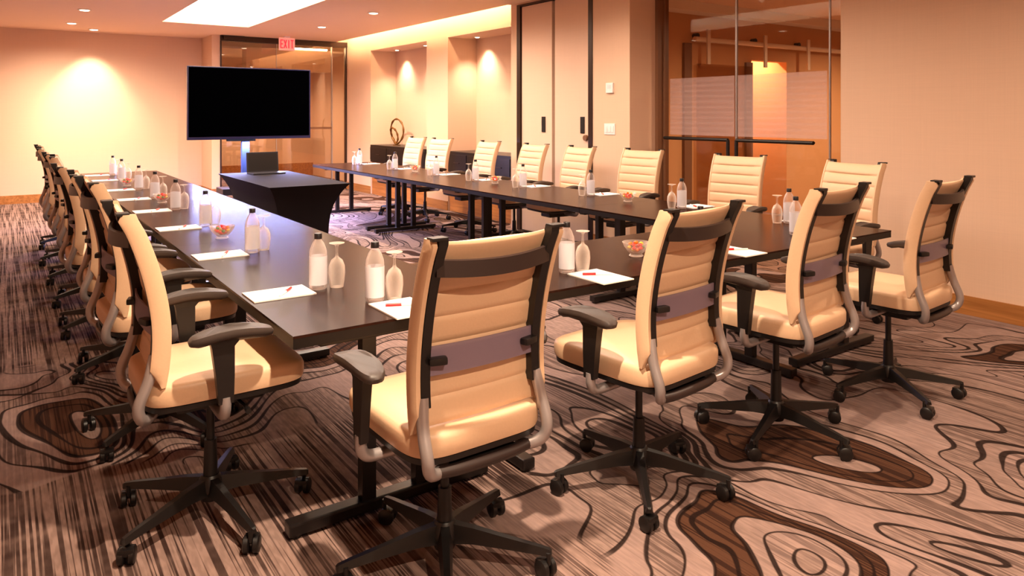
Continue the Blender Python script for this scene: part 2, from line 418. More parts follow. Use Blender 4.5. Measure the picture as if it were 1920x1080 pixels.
# glass entrance in the right wall
gp = struct('window_1', MB().bx(5.895, 5.905, 4.57, 5.52, 0.01, CZ), M['glass'])
struct('window_2', MB().bx(5.895, 5.905, 3.585, 4.555, 0.01, CZ), M['glass'])
struct('window_3', MB().bx(5.895, 5.905, 3.35, 3.575, 0.01, CZ), M['glass'])
struct('trim_4', MB().bx(5.80, 5.97, 5.515, 5.56, 0, CZ).bx(5.885, 5.915, 5.495, 5.515, 0, CZ), M['jamb'])
struct('trim_5', MB().bx(5.890, 5.912, 4.553, 4.571, 0.01, CZ).bx(5.892, 5.908, 3.573, 3.587, 0.01, CZ), M['silver'])
struct('trim_6', MB().bx(5.888, 5.8895, 4.58, 5.42, 1.26, 1.86).bx(5.888, 5.8895, 3.60, 4.54, 1.26, 1.86), M['film'])
for y0, y1, yl, lab in ((5.46, 4.62, 4.62, 'black bar handle on the glass door leaf nearer the light switch'), (4.52, 3.70, 4.52, 'black bar handle on the glass door leaf nearer the plain wall')):
    t_ = thing('door_bar', lab, 'door handle', (5.84, (y0+y1)/2, 0))
    mb = MB().tube([(0, y0-(y0+y1)/2, 1.225), (0, y1-(y0+y1)/2, 1.225)], 0.018, 10, 0)
    mb.build('bar', M['blackmetal'], t_, True)
    yy = yl-(y0+y1)/2
    MB().tube([(0, yy, 1.225), (0, yy, 0.45)], 0.018, 10, 0).build('upright', M['blackmetal'], t_, True)
    MB().cyl((0, y1-(y0+y1)/2+0.03 if yl != y1 else y0-(y0+y1)/2-0.03, 1.225), (0.055, y1-(y0+y1)/2+0.03 if yl != y1 else y0-(y0+y1)/2-0.03, 1.225), 0.012).cyl((0, yy, 0.5), (0.055, yy, 0.5), 0.012).build('standoff', M['blackmetal'], t_, True)

# corridor beyond the entrance
struct('wall_corridor', MB().bx(5.98, 8.60, 6.40, 6.55, 0, CZ).bx(9.42, 12.8, 6.40, 6.55, 0, CZ).bx(8.60, 9.42, 6.40, 6.55, 2.24, CZ)
       .bx(8.60, 9.42, 7.30, 7.40, 0, CZ).bx(8.5, 8.6, 6.55, 7.4, 0, CZ).bx(9.42, 9.52, 6.55, 7.4, 0, CZ).bx(8.6, 9.42, 6.55, 7.3, 2.6, 2.7), M['corridor'])
struct('trim_12', MB().bx(5.98, 12.6, 6.15, 6.40, 2.78, CZ), M['cove'])
struct('wall_corridor_end', MB().bx(12.65, 12.8, 0, 6.4, 0, CZ).bx(5.98, 12.8, -0.15, 0, 0, CZ), M['corridor'])
rt = thing('sliding_door_rail', 'steel rail with roller hangers seen through the glass entrance', 'door rail', (7.3, 6.30, 2.45))
MB().tube([(0, 0, 0), (5.0, 0, 0)], 0.034, 12, 0).build('rail', M['steel'], rt, True)
for x_ in (0.22, 1.42, 2.45, 3.7):
    h_ = MB().bx(x_-0.03, x_+0.03, -0.055, -0.03, -0.32, 0.13, 0.004).build('hanger', M['steel'], rt)
    MB().cyl((x_-0.13, 0.02, 0.05), (x_-0.13, 0.09, 0.05), 0.035).build('bracket', M['blackmetal'], rt, True)
struct('door_3', MB().bx(7.18, 7.32, 6.36, 6.395, 0, 2.40).bx(8.44, 8.58, 6.36, 6.395, 0, 2.20), M['jamb'])
struct('door_4', MB().bx(7.40, 8.52, 6.335, 6.355, 0.02, 2.14), M['glass2'])

# glazed opening in the back wall, bulkhead and corridor beyond
struct('trim_7', MB().bx(3.20, 5.60, 13.66, 13.78, 2.80, CZ).bx(3.20, 3.225, 13.68, 13.76, 0, 2.8).bx(5.575, 5.60, 13.68, 13.76, 0, 2.8), M['frame'])
struct('window_4', MB().bx(3.225, 4.21, 13.715, 13.725, 0.02, 2.8), M['glass2'])
struct('window_5', MB().bx(4.22, 5.30, 13.715, 13.725, 0.02, 2.8), M['glass2'])
struct('window_6', MB().bx(5.31, 5.575, 13.715, 13.725, 0.02, 2.8), M['glass'])
struct('trim_8', MB().bx(4.21, 4.22, 13.71, 13.73, 0.02, 2.8).bx(5.29, 5.31, 13.70, 13.74, 0.02, 2.8), M['silver'])
struct('trim_9', MB().bx(4.25, 5.29, 13.69, 13.712, 1.19, 1.23), M['jamb'])
struct('trim_10', MB().bx(3.25, 3.62, 13.62, 13.66, 2.83, 2.89).bx(3.2, 3.6, 13.60, 13.66, 2.895, 2.899), M['frame'])
struct('wall_foyer', MB().bx(0, 8.0, 17.3, 17.5, 0, 3.3).bx(1.6, 3.06, 14.65, 14.75, 0, 3.3).bx(6.2, 6.3, 13.85, 17.3, 0, 3.3).bx(1.5, 1.6, 14.65, 17.3, 0, 3.3)
       .bx(3.06, 6.2, 13.85, 17.4, 3.3, 3.4), M['wall'])
struct('trim_11', MB().bx(3.9, 5.62, 14.6, 14.9, 2.35, 2.78).bx(1.6, 6.2, 14.9, 17.3, 2.78, 2.82), M['cove'])
struct('baseboard_foyer', MB().bx(1.6, 6.2, 17.28, 17.3, 0, 0.30), M['oak'])
tag(MB().bx(4.75, 5.55, 14.62, 14.66, 2.80, 2.83).build('led_strip', M['led']), 'glowing light strip on the ledge beyond the back glass wall', 'light strip')

# ------------------------------------------------------------------ lamps
tag(MB().bx(TX0+0.02, TX1-0.02, TY0+0.02, TY1-0.02, 3.125, 3.135).build('ceiling_light_panel', M['tray']), 'long luminous white panel inside the recessed ceiling tray', 'ceiling light')
tag(MB().bx(SX0-0.08, SX0-0.05, SY0+0.05, SY1-0.05, 3.12, 3.15).build('cove_light_strip', M['led']), 'hidden warm light strip in the ceiling slot above the alcoves', 'light strip')
def spot(parent, loc, W, size, blend, col, aim=None, r=0.035):
    L = bpy.data.lights.new('lamp', 'SPOT'); L.energy = W; L.spot_size = math.radians(size); L.spot_blend = blend
    L.color = col; L.shadow_soft_size = r
    o = bpy.data.objects.new('lamp', L); COL.objects.link(o); o.location = loc
    if aim:
        o.rotation_euler = Vector(aim).to_track_quat('-Z', 'Y').to_euler()
    o.parent = parent; return o
ringm = None
def downlight(x, y, z, label, W=DOWN_W, size=165, blend=1.0, aim=None, group=None, r=0.062):
    t_ = thing('recessed_downlight', label, 'ceiling light', (x, y, z), 0, group)
    MB().lathe([(r, -0.001), (r+0.022, -0.001), (r+0.020, -0.008), (r, -0.010)], seg=24).build('trim_ring', M['trimring'], t_, True)
    MB().lathe([(0.0, -0.004), (r*0.98, -0.004), (r*0.98, -0.010), (r*0.8, -0.016), (0.0, -0.018)], seg=24).build('lens', M['lens'], t_)
    spot(t_, (0, 0, -0.03), W, size, blend, WARM, aim)
    return t_
GO = 'downlights outside the frame'
inview = {(0.91, 11.4): 'leftmost row downlight lowest in the ceiling, nearest the camera of the left three',
          (0.88, 13.18): 'middle downlight of the three on the left ceiling',
          (4.25, 9.43): 'downlight in the ceiling between the tray and the bright slot, nearer the camera',
          (4.24, 11.41): 'downlight in the ceiling right of the tray, nearer the exit sign'}
for y in (-0.5, 1.5, 3.49, 5.47, 7.45, 9.43):
    l = inview.get((4.25, y)); downlight(4.25, y, CZ, l or 'recessed downlight over the right-hand tables, above the frame', group=None if l else GO, W=DOWN_W*(0.52 if y < 6 else 0.75 if y < 9 else 1.6))
downlight(4.24, 11.41, CZ, inview[(4.24, 11.41)], W=DOWN_W*1.9)
for y in (-0.5, 1.5, 3.49, 5.47, 7.45, 9.4):
    downlight(0.95, y, CZ, 'recessed downlight over the left-hand chairs, above the frame', group='downlights above the left chairs, outside the frame', W=DOWN_W*(2.0 if y < 2 else 0.25))
downlight(0.91, 11.4, CZ, inview[(0.91, 11.4)], W=DOWN_W*2.0)
downlight(0.88, 13.18, CZ, inview[(0.88, 13.18)], W=DOWN_W*2.0)
downlight(1.25, 13.96, CZ, 'downlight nearest the back wall, above its bright pool of light', W=210, size=74, blend=0.8, aim=(0.0, 0.35, -1))
for y, lab in ((12.1, 'small downlight in the far alcove head, left'), (11.0, 'small downlight in the far alcove head, right'), (9.35, 'small downlight in the near alcove head')):
    downlight(5.92, y, AT, lab, W=100, size=100, blend=0.9, aim=(0.06, 0, -1), r=0.035)
downlight(7.6, 4.2, CZ, 'downlight in the corridor ceiling beyond the glass entrance', W=450)
downlight(10.4, 4.6, CZ, 'far downlight in the corridor ceiling beyond the glass entrance', W=600)
Ln = downlight(9.0, 6.9, 2.6, 'downlight in the niche behind the sliding door rail', W=200)
downlight(4.4, 15.8, 2.78, 'downlight in the foyer beyond the back glass wall', W=500)
# exit sign
ex = thing('exit_sign', 'red illuminated exit sign hanging from the ceiling near the back glass wall', 'exit sign', (4.24, 13.18, 2.9))
MB().bx(-0.05, 0.05, -0.03, 0.03, -0.03, 0.0, 0.004).build('canopy', M['white'], ex)
MB().bx(-0.145, 0.145, -0.012, 0.012, -0.26, -0.03, 0.004).build('panel', M['exitface'], ex)
def letter_mesh(mb, ch, x, z, w, h, y, s=0.018):
    def seg(ax, az, bx_, bz):
        a = Vector((x+ax*w, y, z+az*h)); b = Vector((x+bx_*w, y, z+bz*h)); d = b-a; L = d.length+s*0.6
        mb.box((a+b)/2, (L, 0.006, s), 0, Matrix.Rotation(-math.atan2(d.z, d.x), 3, 'Y'))
    for sg in {'E': [(0, 0, 0, 1), (0, 1, 1, 1), (0, .5, .8, .5), (0, 0, 1, 0)], 'X': [(0, 0, 1, 1), (0, 1, 1, 0)], 'I': [(.5, 0, .5, 1)], 'T': [(0, 1, 1, 1), (.5, 0, .5, 1)]}[ch]: seg(*sg)
lm = MB()
for i, ch in enumerate('EXIT'): letter_mesh(lm, ch, -0.115+i*0.062, -0.215, 0.042, 0.14, -0.0155)
lm.build('lettering', M['exitred'], ex)

# wall plates
th = thing('thermostat', 'small square white thermostat above the light switch', 'thermostat', (5.42, 5.85, 1.765))
MB().bx(-0.022, 0, -0.055, 0.055, -0.055, 0.055, 0.006).build('housing', M['white'], th)
MB().bx(-0.024, -0.021, -0.028, 0.028, -0.01, 0.03, 0.002).build('display', M['wrap'], th)
sw = thing('light_switch', 'wide white light switch plate beside the flush doors', 'light switch', (5.42, 5.86, 1.317))
MB().bx(-0.008, 0, -0.085, 0.085, -0.06, 0.06, 0.003).build('plate', M['white'], sw)
for k in (-1, 0, 1): MB().bx(-0.014, -0.007, k*0.05-0.017, k*0.05+0.017, -0.034, 0.034, 0.002).build('rocker', M['white'], sw)
op = thing('wall_outlet', 'small pale wall plate inside the near alcove', 'wall plate', (6.12, 8.35, 1.12))
MB().bx(-0.008, 0, -0.06, 0.06, -0.06, 0.06, 0.003).build('plate', M['white'], op)

# ------------------------------------------------------------------ furniture: tables
def table(name, cx, cy, L, W, along, label, group=None):
    """along = 'Y' or 'X' long axis"""
    rz = 0 if along == 'Y' else math.pi/2
    t_ = thing(name, label, 'table', (cx, cy, 0), rz, group)
    MB().bx(-W/2, W/2, -L/2+0.0015, L/2-0.0015, 0.736, 0.740).bx(-W/2, W/2, -L/2+0.0015, L/2-0.0015, 0.731, 0.7362).build('tabletop', M['table'], t_)
    MB().bx(-W/2+0.0005, W/2-0.0005, -L/2+0.002, L/2-0.002, 0.696, 0.7312, 0.001).build('edge_band', M['edge'], t_)
    MB().bx(-0.20, 0.20, -L/2+0.30, L/2-0.30, 0.655, 0.695).build('underframe', M['blackmetal'], t_)
    for s in (-1, 1):
        y = s*(L/2-0.13)
        MB().bx(-W/2+0.02, W/2-0.02, y-0.03, y+0.03, 0.012, 0.055, 0.008).build('foot', M['blackmetal'], t_)
        for x in (-0.11, 0.11):
            MB().bx(x-0.028, x+0.028, y-0.022, y+0.022, 0.05, 0.66, 0.004).build('leg', M['blackmetal'], t_)
        MB().bx(-0.30, 0.30, y-0.03, y+0.03, 0.655, 0.696, 0.004).build('bracket', M['blackmetal'], t_)
        for x in (-W/2+0.05, W/2-0.05):
            MB().cyl((x, y, 0.0), (x, y, 0.014), 0.022).build('glide', M['plastic'], t_, True)
    return t_
TL = 2.02
ordn = ['nearest', 'second', 'third', 'farthest']
for k in range(4):
    table('conference_table', 1.22, 2.39+TL*(k+0.5), TL, 0.86, 'Y', 'dark walnut table in the left row, %s from the camera' % ordn[k], 'conference tables of the left row')
for k in range(4):
    table('conference_table', 4.19, 2.39+TL*(k+0.5), TL, 0.88, 'Y', 'dark walnut table in the right row, %s from the camera' % ordn[k], 'conference tables of the right row')
table('conference_table', 2.70, 2.81, 2.10, 0.84, 'X', 'dark walnut table crossing between the left and right rows, nearest side')

# ------------------------------------------------------------------ chairs
PROF = [(-0.222, 0.46), (-0.203, 0.54), (-0.192, 0.61), (-0.187, 0.69), (-0.191, 0.77), (-0.206, 0.86), (-0.229, 0.95), (-0.260, 1.04), (-0.296, 1.12)]
def prof(z):
    for (a, za), (b, zb) in zip(PROF, PROF[1:]):
        if z <= zb or zb == PROF[-1][1]:
            i = PROF.index((a, za)); t = (z-za)/(zb-za)
            p0 = PROF[max(i-1, 0)][0]; p3 = PROF[min(i+2, len(PROF)-1)][0]
            return 0.5*((2*a)+(b-p0)*t+(2*p0-5*a+4*b-p3)*t*t+(3*a-p0-3*b+p3)*t**3)
def superell(n, a, b, e):
    out = []
    for k in range(n):
        t = 2*math.pi*k/n; c_, s_ = math.cos(t), math.sin(t)
        out.append((a*math.copysign(abs(c_)**(2/e), c_), b*math.copysign(abs(s_)**(2/e), s_)))
    return out
def make_chair():
    t_ = thing('office_chair', 'x', 'chair')
    # seat cushion
    o = superell(48, 0.243, 0.278, 5.5)
    cy = 0.022
    def lay(sc, z, drop=0.0): return [(x*sc, cy+y*sc, z-(drop*max(0, (y*sc-0.14)/0.14)**2)) for x, y in o]
    MB().ring_sweep([lay(0.93, 0.462), lay(0.985, 0.467), lay(1.0, 0.480), lay(1.0, 0.518, 0.01), lay(0.985, 0.532, 0.014), lay(0.94, 0.540, 0.016), lay(0.7, 0.546, 0.016), lay(0.3, 0.544)]).build('seat', M['vinyl'], t_, True, 50)
    MB().ring_sweep([lay(0.85, 0.436), lay(0.97, 0.446), lay(0.975, 0.463), lay(0.9, 0.465)]).build('seat_shell', M['plastic'], t_, True, 50)
    # padded ribbed backrest
    NU, NV = 12, 84
    mb = MB(); z0, z1 = 0.548, 1.102; pitch = 0.0790
    def bp(u, z, side):
        ph = ((z1-z) % pitch)/pitch; g = min(ph, 1-ph)
        groove = max(0.0, 1-g/0.16)**1.5*0.007
        puff = 0.005*math.sin(math.pi*ph)**0.7
        fade = 1-abs(u)**10
        dip = 0.010*(1-u*u)*max(0.0, (z-0.95)/0.15)      # the top edge sags a little in the middle
        y = prof(z)-0.012*(1-u*u)
        y += (0.012+(puff-groove)*fade) if side > 0 else -(0.006+(puff*0.5-groove*0.8)*fade)
        return (u*0.226, y, z-dip)
    grid = []
    for j in range(NV+1):
        z = z0+(z1-z0)*j/NV; row = []
        for i in range(NU+1): row.append(bp(-1+2*i/NU, z, 1))
        for i in range(NU, -1, -1): row.append(bp(-1+2*i/NU, z, -1))
        grid.append(row)
    # side rims: the cover wraps back around the frame
    for s in (-1, 1):
        rr = []
        for j in range(29):
            z = 0.535+(1.112-0.535)*j/28; y = prof(z); k = min(1, j/3, (28-j)/1+0.6)
            x0, x1 = s*0.217, s*(0.217+0.020)
            rr.append([(x0, y-0.042*k, z), (x0, y+0.010, z), (s*0.222, y+0.016, z), (x1-s*0.004, y+0.014, z), (x1, y+0.004, z), (x1, y-0.036*k, z), (x1-s*0.005, y-0.044*k, z)])
        mb.ring_sweep(rr)
    mb.ring_sweep(grid); mb.build('backrest', M['vinyl'], t_, True, 55)
    # uprights behind the back
    for s in (-1, 1):
        pts = [(s*0.199, prof(z)-0.024, z) for z in [0.61+0.041*k for k in range(13)]]+[(s*0.199, prof(1.11)-0.022, 1.112)]
        MB().bar(pts, 0.030, 0.034).bx(s*0.186, s*0.236, prof(1.11)-0.042, prof(1.11)-0.004, 1.108, 1.118, 0.003).build('upright', M['plastic'], t_)
        # silver lower bracket: continues the upright down, bends in under the seat
        q = [(s*0.205, prof(0.64)-0.030, 0.64), (s*0.214, prof(0.57)-0.042, 0.56), (s*0.216, -0.268, 0.485), (s*0.205, -0.262, 0.440), (s*0.172, -0.240, 0.420), (s*0.13, -0.215, 0.418)]
        MB().tube(q, 0.0185, 12, 6).build('back_bracket', M['silver'], t_, True, 60)
    # top cross rail, bowed backwards
    pts = []
    for k in range(13):
        u = -1+2*k/12
        pts.append((u*0.202, prof(1.02)-0.036-0.035*(1-u*u), 1.025-0.010*(1-u*u)))
    rr = []
    for p in pts: rr.append([(p[0], p[1]-0.008, p[2]-0.024), (p[0], p[1]+0.008, p[2]-0.026), (p[0], p[1]+0.006, p[2]+0.026), (p[0], p[1]-0.006, p[2]+0.024)])
    MB().ring_sweep(rr).build('top_rail', M['rail'], t_, True, 50)
    # lumbar band with knobs
    rr = []
    for k in range(11):
        u = -1+2*k/10; y = prof(0.75)-0.034-0.012*(1-u*u); x = u*0.186
        rr.append([(x, y-0.003, 0.700), (x, y+0.003, 0.700), (x, y+0.003, 0.785), (x, y-0.003, 0.785)])
    MB().ring_sweep(rr).build('lumbar_band', M['lumbar'], t_, True, 50)
    for s in (-1, 1):
        MB().box((s*0.165, prof(0.75)-0.050, 0.745), (0.055, 0.03, 0.022), 0.008, Matrix.Rotation(s*0.3, 3, 'Z')).build('lumbar_knob', M['plastic'], t_, True, 50)
    # cross bar under the back of the seat
    MB().tube([(-0.165, -0.236, 0.419), (-0.08, -0.246, 0.416), (0.08, -0.246, 0.416), (0.165, -0.236, 0.419)], 0.018, 10, 4).build('rear_bar', M['rail'], t_, True)
    MB().box((0, 0.02, 0.405), (0.17, 0.30, 0.055), 0.014).box((0, -0.14, 0.418), (0.24, 0.20, 0.03), 0.008).build('tilt_mechanism', M['plastic'], t_)
    MB().tube([(0.08, 0.06, 0.408), (0.20, 0.07, 0.405), (0.25, 0.07, 0.402)], lambda t: 0.006 if t < 0.7 else 0.010, 8, 4).build('tilt_lever', M['plastic'], t_, True)
    # armrests
    for s in (-1, 1):
        MB().ring_sweep([[(s*0.305+dx*w_, -0.02+dy*l_+o_, z) for dx, dy in ((-1, -1), (1, -1), (1, 1), (-1, 1))] for z, w_, l_, o_ in ((0.47, 0.013, 0.024, 0.0), (0.57, 0.015, 0.030, -0.004), (0.66, 0.016, 0.036, -0.01), (0.694, 0.020, 0.055, 0.0))]).build('arm_post', M['plastic'], t_)
        MB().tube([(s*0.305, -0.02, 0.490), (s*0.305, -0.02, 0.450), (s*0.285, -0.02, 0.422), (s*0.23, -0.02, 0.416), (s*0.10, -0.02, 0.416)], 0.0185, 10, 5, flat=(1, 1)).build('arm_bracket', M['silver'], t_, True, 60)
        ol = superell(28, 0.046, 0.138, 2.9)
        MB().ring_sweep([[(s*0.305+x*k_, 0.0+y*k_, z+0.043-0.02*(y/0.138)**2) for x, y in ol] for k_, z in ((0.80, 0.648), (0.97, 0.655), (1.0, 0.668), (0.95, 0.678), (0.7, 0.682))]).build('arm_pad', M['armpad'], t_, True, 50)
    # gas lift and base
    MB().cyl((0, 0, 0.20), (0, 0, 0.39), 0.0145).cyl((0, 0, 0.09), (0, 0, 0.235), 0.026, 0.022).build('gas_lift', M['plastic'], t_, True)
    MB().lathe([(0.0, 0.060), (0.034, 0.060), (0.040, 0.075), (0.046, 0.10), (0.040, 0.135), (0.030, 0.150), (0.0, 0.150)]).build('hub', M['plastic'], t_, True)
    legm = MB()
    rings = []
    for f_, w_, zt, zb in ((0.03, 0.026, 0.142, 0.085), (0.10, 0.022, 0.134, 0.088), (0.20, 0.018, 0.116, 0.082), (0.31, 0.015, 0.098, 0.075), (0.348, 0.013, 0.090, 0.070), (0.355, 0.008, 0.086, 0.072)):
        rings.append([(-w_, f_, zb), (w_, f_, zb), (w_*0.55, f_, zt), (-w_*0.55, f_, zt)])
    legm.ring_sweep(rings)
    leg = None
    for k in range(5):
        a = k*2*math.pi/5
        if leg is None:
            leg = legm.build('leg', M['plastic'], t_); lg = leg
            cs = MB()
            for s in (-1, 1):
                cs.lathe([(0.0, -0.011), (0.024, -0.011), (0.029, -0.007), (0.029, 0.007), (0.024, 0.011), (0.0, 0.011)], seg=20)
            bm = cs.bm; half = len(bm.verts)//2
            bm.verts.ensure_lookup_table()
            for i, v in enumerate(bm.verts):
                x, y, z = v.co; s = -1 if i < half else 1
                v.co = Vector((z+s*0.016, y, x+0.029))
            cs.box((0, -0.006, 0.045), (0.05, 0.038, 0.024), 0.008)
            cs.cyl((0, 0.014, 0.045), (0, 0.014, 0.082), 0.008)
            cst = cs.build('caster', M['plastic'], lg, True, 45); cst.location = (0, 0.335, 0); cst.rotation_euler = (0, 0, 0.6)
        else:
            lg = leg.copy(); COL.objects.link(lg)
            c2 = cst.copy(); COL.objects.link(c2); c2.parent = lg; c2.rotation_euler = (0, 0, 0.5+1.7*k)
        lg.rotation_euler = (0, 0, a)
    return t_
chair0 = make_chair(); used = False
def place_chair(x, y, rz, label, group, base=0.0, lift=0.02):
    global used
    if not used: c_ = chair0; used = True
    else: c_ = copy_tree(chair0)
    c_.location = (x, y, 0); c_.rotation_euler = (0, 0, rz); c_['label'] = label; c_['group'] = group
    for ch in c_.children:
        if ch.name.split('.')[0] == 'leg': ch.rotation_euler.z += base-rz
        elif ch.name.split('.')[0] != 'hub': ch.location.z = lift          # seat height setting
    return c_
R = math.radians
GN, GL, GR = 'chairs on the near side of the tables', 'chairs along the left row of tables', 'chairs along the right row of tables'
place_chair(1.19, 2.08, R(1), 'large tan ribbed office chair nearest the camera, seen from behind', GN, R(8), 0.022)
place_chair(2.09, 2.09, R(6), 'tan office chair on the near side, right of the largest chair', GN, R(-10), 0.03)
place_chair(2.95, 2.06, R(6), 'third chair from the left among those seen from behind, tan office chair', GN, R(30), 0.055)
place_chair(3.86, 2.01, R(4), 'rightmost tan office chair at the near right table corner, before the plain wall', GN, R(-3), 0.045)
lab = ['nearest the camera, its seat and arm in full view', 'second from the camera', 'third from the camera', 'fourth from the camera', 'fifth from the camera', 'sixth from the camera', 'second from the far end', 'at the far end']
for k, y in enumerate((2.84, 3.74, 4.78, 5.77, 6.68, 7.6, 8.55, 9.6)):
    place_chair(0.63+random.uniform(-.02, .02)*(k > 0), y, R(-90+(0, 3, -2, 2, -3, 1, -2, 2)[k]), 'tan office chair, left row, '+lab[k], GL, R((-33, -20, -33, -26, -33, -30, -33, -28)[k]), (0.045, 0.075, 0.035, 0.02, 0.04, 0.02, 0.03, 0.02)[k])
labr = ['nearest the camera, against the plain wall', 'second from the camera, in front of the glass entrance', 'third from the camera, just left of the glass entrance', 'fourth from the camera, in front of the flush doors', 'fifth from the camera, left of the flush doors', 'sixth from the camera, in front of the near alcove', 'second from the far end', 'at the far end by the gold ring sculpture']
for k, (x, y, a) in enumerate(((4.84, 2.96, 82), (4.88, 3.92, 100), (4.92, 5.12, 97), (4.84, 6.03, 86), (4.82, 6.82, 88), (4.84, 7.83, 88), (4.86, 9.05, 98), (4.86, 9.84, 92))):
    place_chair(x, y, R(a), 'tan ribbed chair, right row, '+labr[k], GR, R(k*13))

# ------------------------------------------------------------------ covered table, television, laptop
ct = thing('covered_table', 'long table under a stretched black cloth in front of the television', 'table', (2.62, 8.41, 0))
hx, hy_ = 0.43, 1.06
cov = MB(); rings = []
def covring(z):
    t = (0.74-z)/0.74; ins = 0.22*(1-(1-t)**3.6); pts = []
    ex_, ey_ = hx-ins*0.75, hy_-ins
    sag = 0.16*math.sin(math.pi*min(1, t*1.0))**0.8*0
    n = 10
    for (ax, ay), (bx_, by) in (((-1, -1), (1, -1)), ((1, -1), (1, 1)), ((1, 1), (-1, 1)), ((-1, 1), (-1, -1))):
        for i in range(n):
            u = i/n; x = (ax+(bx_-ax)*u)*ex_; y = (ay+(by-ay)*u)*ey_
            k = 1-0.10*t*math.sin(math.pi*u)
            pts.append((x*(k if ax == bx_ else 1), y*(k if ay == by else 1), z))
    return pts
zs = [0.02, 0.1, 0.2, 0.3, 0.4, 0.5, 0.58, 0.65, 0.70, 0.73, 0.74]
cov.ring_sweep([covring(z) for z in zs]); cov.build('cloth', M['spandex'], ct, True, 35)
for sx in (-1, 1):
    for sy in (-1, 1): MB().cyl((sx*0.27, sy*0.84, 0), (sx*0.27, sy*0.84, 0.03), 0.02).build('leg', M['blackmetal'], ct, True)
tv = thing('television', 'large black flat-screen television on a wheeled stand behind the cloth-covered table', 'television', (2.82, 10.3, 0))
MB().bx(-0.83, 0.83, -0.02, 0.045, 1.135, 2.12, 0.006).build('bezel', M['bezel'], tv)
MB().bx(-0.812, 0.812, -0.0235, -0.0195, 1.175, 2.105).build('screen', M['screen'], tv)
MB().bx(-0.33, 0.05, -0.03, 0.02, 1.110, 1.134, 0.004).build('speaker_bar', M['bluemetal'], tv)
MB().bx(-0.11, -0.01, 0.05, 0.12, 0.12, 1.55, 0.006).build('pole', M['bluemetal'], tv)
MB().bx(-0.32, 0.30, 0.045, 0.07, 1.45, 1.75, 0.004).build('mount', M['blackmetal'], tv)
MB().bx(-0.40, 0.36, -0.10, 0.28, 0.38, 0.47, 0.008).build('shelf', M['blackmetal'], tv)
MB().bx(-0.45, 0.41, -0.16, 0.34, 0.07, 0.12, 0.01).build('base', M['blackmetal'], tv)
for x_, y_ in ((-0.4, -0.1), (0.36, -0.1), (-0.4, 0.28), (0.36, 0.28)):
    MB().cyl((x_-0.015, y_, 0.036), (x_+0.015, y_, 0.036), 0.036).build('caster', M['plastic'], tv, True)
MB().tube([(0, -0.022, 2.128), (0.0, 0.02, 2.128)], 0.012, 10, 0).build('camera_lens', M['silver'], tv, True)
tl = bpy.data.lights.new('added_strip_light', 'AREA'); tl.shape = 'RECTANGLE'; tl.size = 1.5; tl.size_y = 0.03; tl.energy = 360; tl.color = (0.46, 0.48, 1.0)  # unseen blue strip added under the television for the lavender sheen on the tables
to = bpy.data.objects.new('added_strip_light', tl); COL.objects.link(to); to.location = (0, -0.012, 1.105); to.rotation_euler = (R(-2), 0, 0); to.parent = tv
lp = thing('laptop', 'open dark laptop on the far end of the cloth-covered table', 'laptop', (2.68, 9.12, 0.741), R(3))
MB().bx(-0.20, 0.20, -0.12, 0.13, 0.0, 0.018, 0.004).build('body', M['laptop'], lp)
MB().box((0, 0.14, 0.138), (0.40, 0.012, 0.25), 0.004, Matrix.Rotation(R(-6), 3, 'X')).build('lid', M['laptop'], lp)
MB().box((0, 0.1328, 0.14), (0.365, 0.003, 0.215), 0, Matrix.Rotation(R(-6), 3, 'X')).build('display', M['cabinet'], lp)

# credenzas and sculpture in the alcoves
for y0, y1, lab in ((10.40, 12.52, 'long black-topped sideboard in the far alcove, behind the gold ring'), (7.98, 9.66, 'long black-topped sideboard in the near alcove')):
    cr = thing('sideboard', lab, 'sideboard', (5.85, (y0+y1)/2, 0)); h_ = (y1-y0)/2
    MB().bx(-0.24, 0.26, -h_+0.01, h_-0.01, 0.0, 0.60, 0.003).build('body', M['oak'], cr)
    MB().bx(-0.27, 0.265, -h_, h_, 0.60, 0.915, 0.006).build('upper_case', M['cabinet'], cr)
    for k in range(3):
        yy = -h_+(k+0.5)*2*h_/3
        d_ = MB().bx(-0.28, -0.268, yy-h_/3+0.012, yy+h_/3-0.012, 0.64, 0.87, 0.003).build('drawer', M['cabinet'], cr)
        MB().bx(-0.295, -0.279, yy-0.08, yy+0.08, 0.74, 0.75).build('pull', M['frame'], d_)
sc_ = thing('ring_sculpture', 'gold twisted ring sculpture on the far sideboard', 'sculpture', (5.84, 11.95, 0.915))
def loop(ry, rz, cz, tk, tilt, n=40, ph=0.0):
    pts = []
    for k in range(n+1):
        a = math.pi*1.5+2*math.pi*k/n+ph
        y = ry*math.cos(a); z = cz+rz*math.sin(a)
        pts.append((math.sin(a*1.5)*0.02+tilt*(z-cz), y, z))
    return MB().tube(pts, lambda t: tk*(0.7+0.45*math.sin(t*math.pi*9)**2), 8, 0)
loop(0.23, 0.225, 0.250, 0.018, 0.05).build('outer_ring', M['gold'], sc_, True, 60)
loop(0.10, 0.14, 0.175, 0.018, -0.2).build('inner_ring', M['gold'], sc_, True, 60).location = (0, 0.10, 0)
MB().lathe([(0.0, 0.0), (0.07, 0.0), (0.07, 0.012), (0.0, 0.014)]).build('foot', M['gold'], sc_, True)

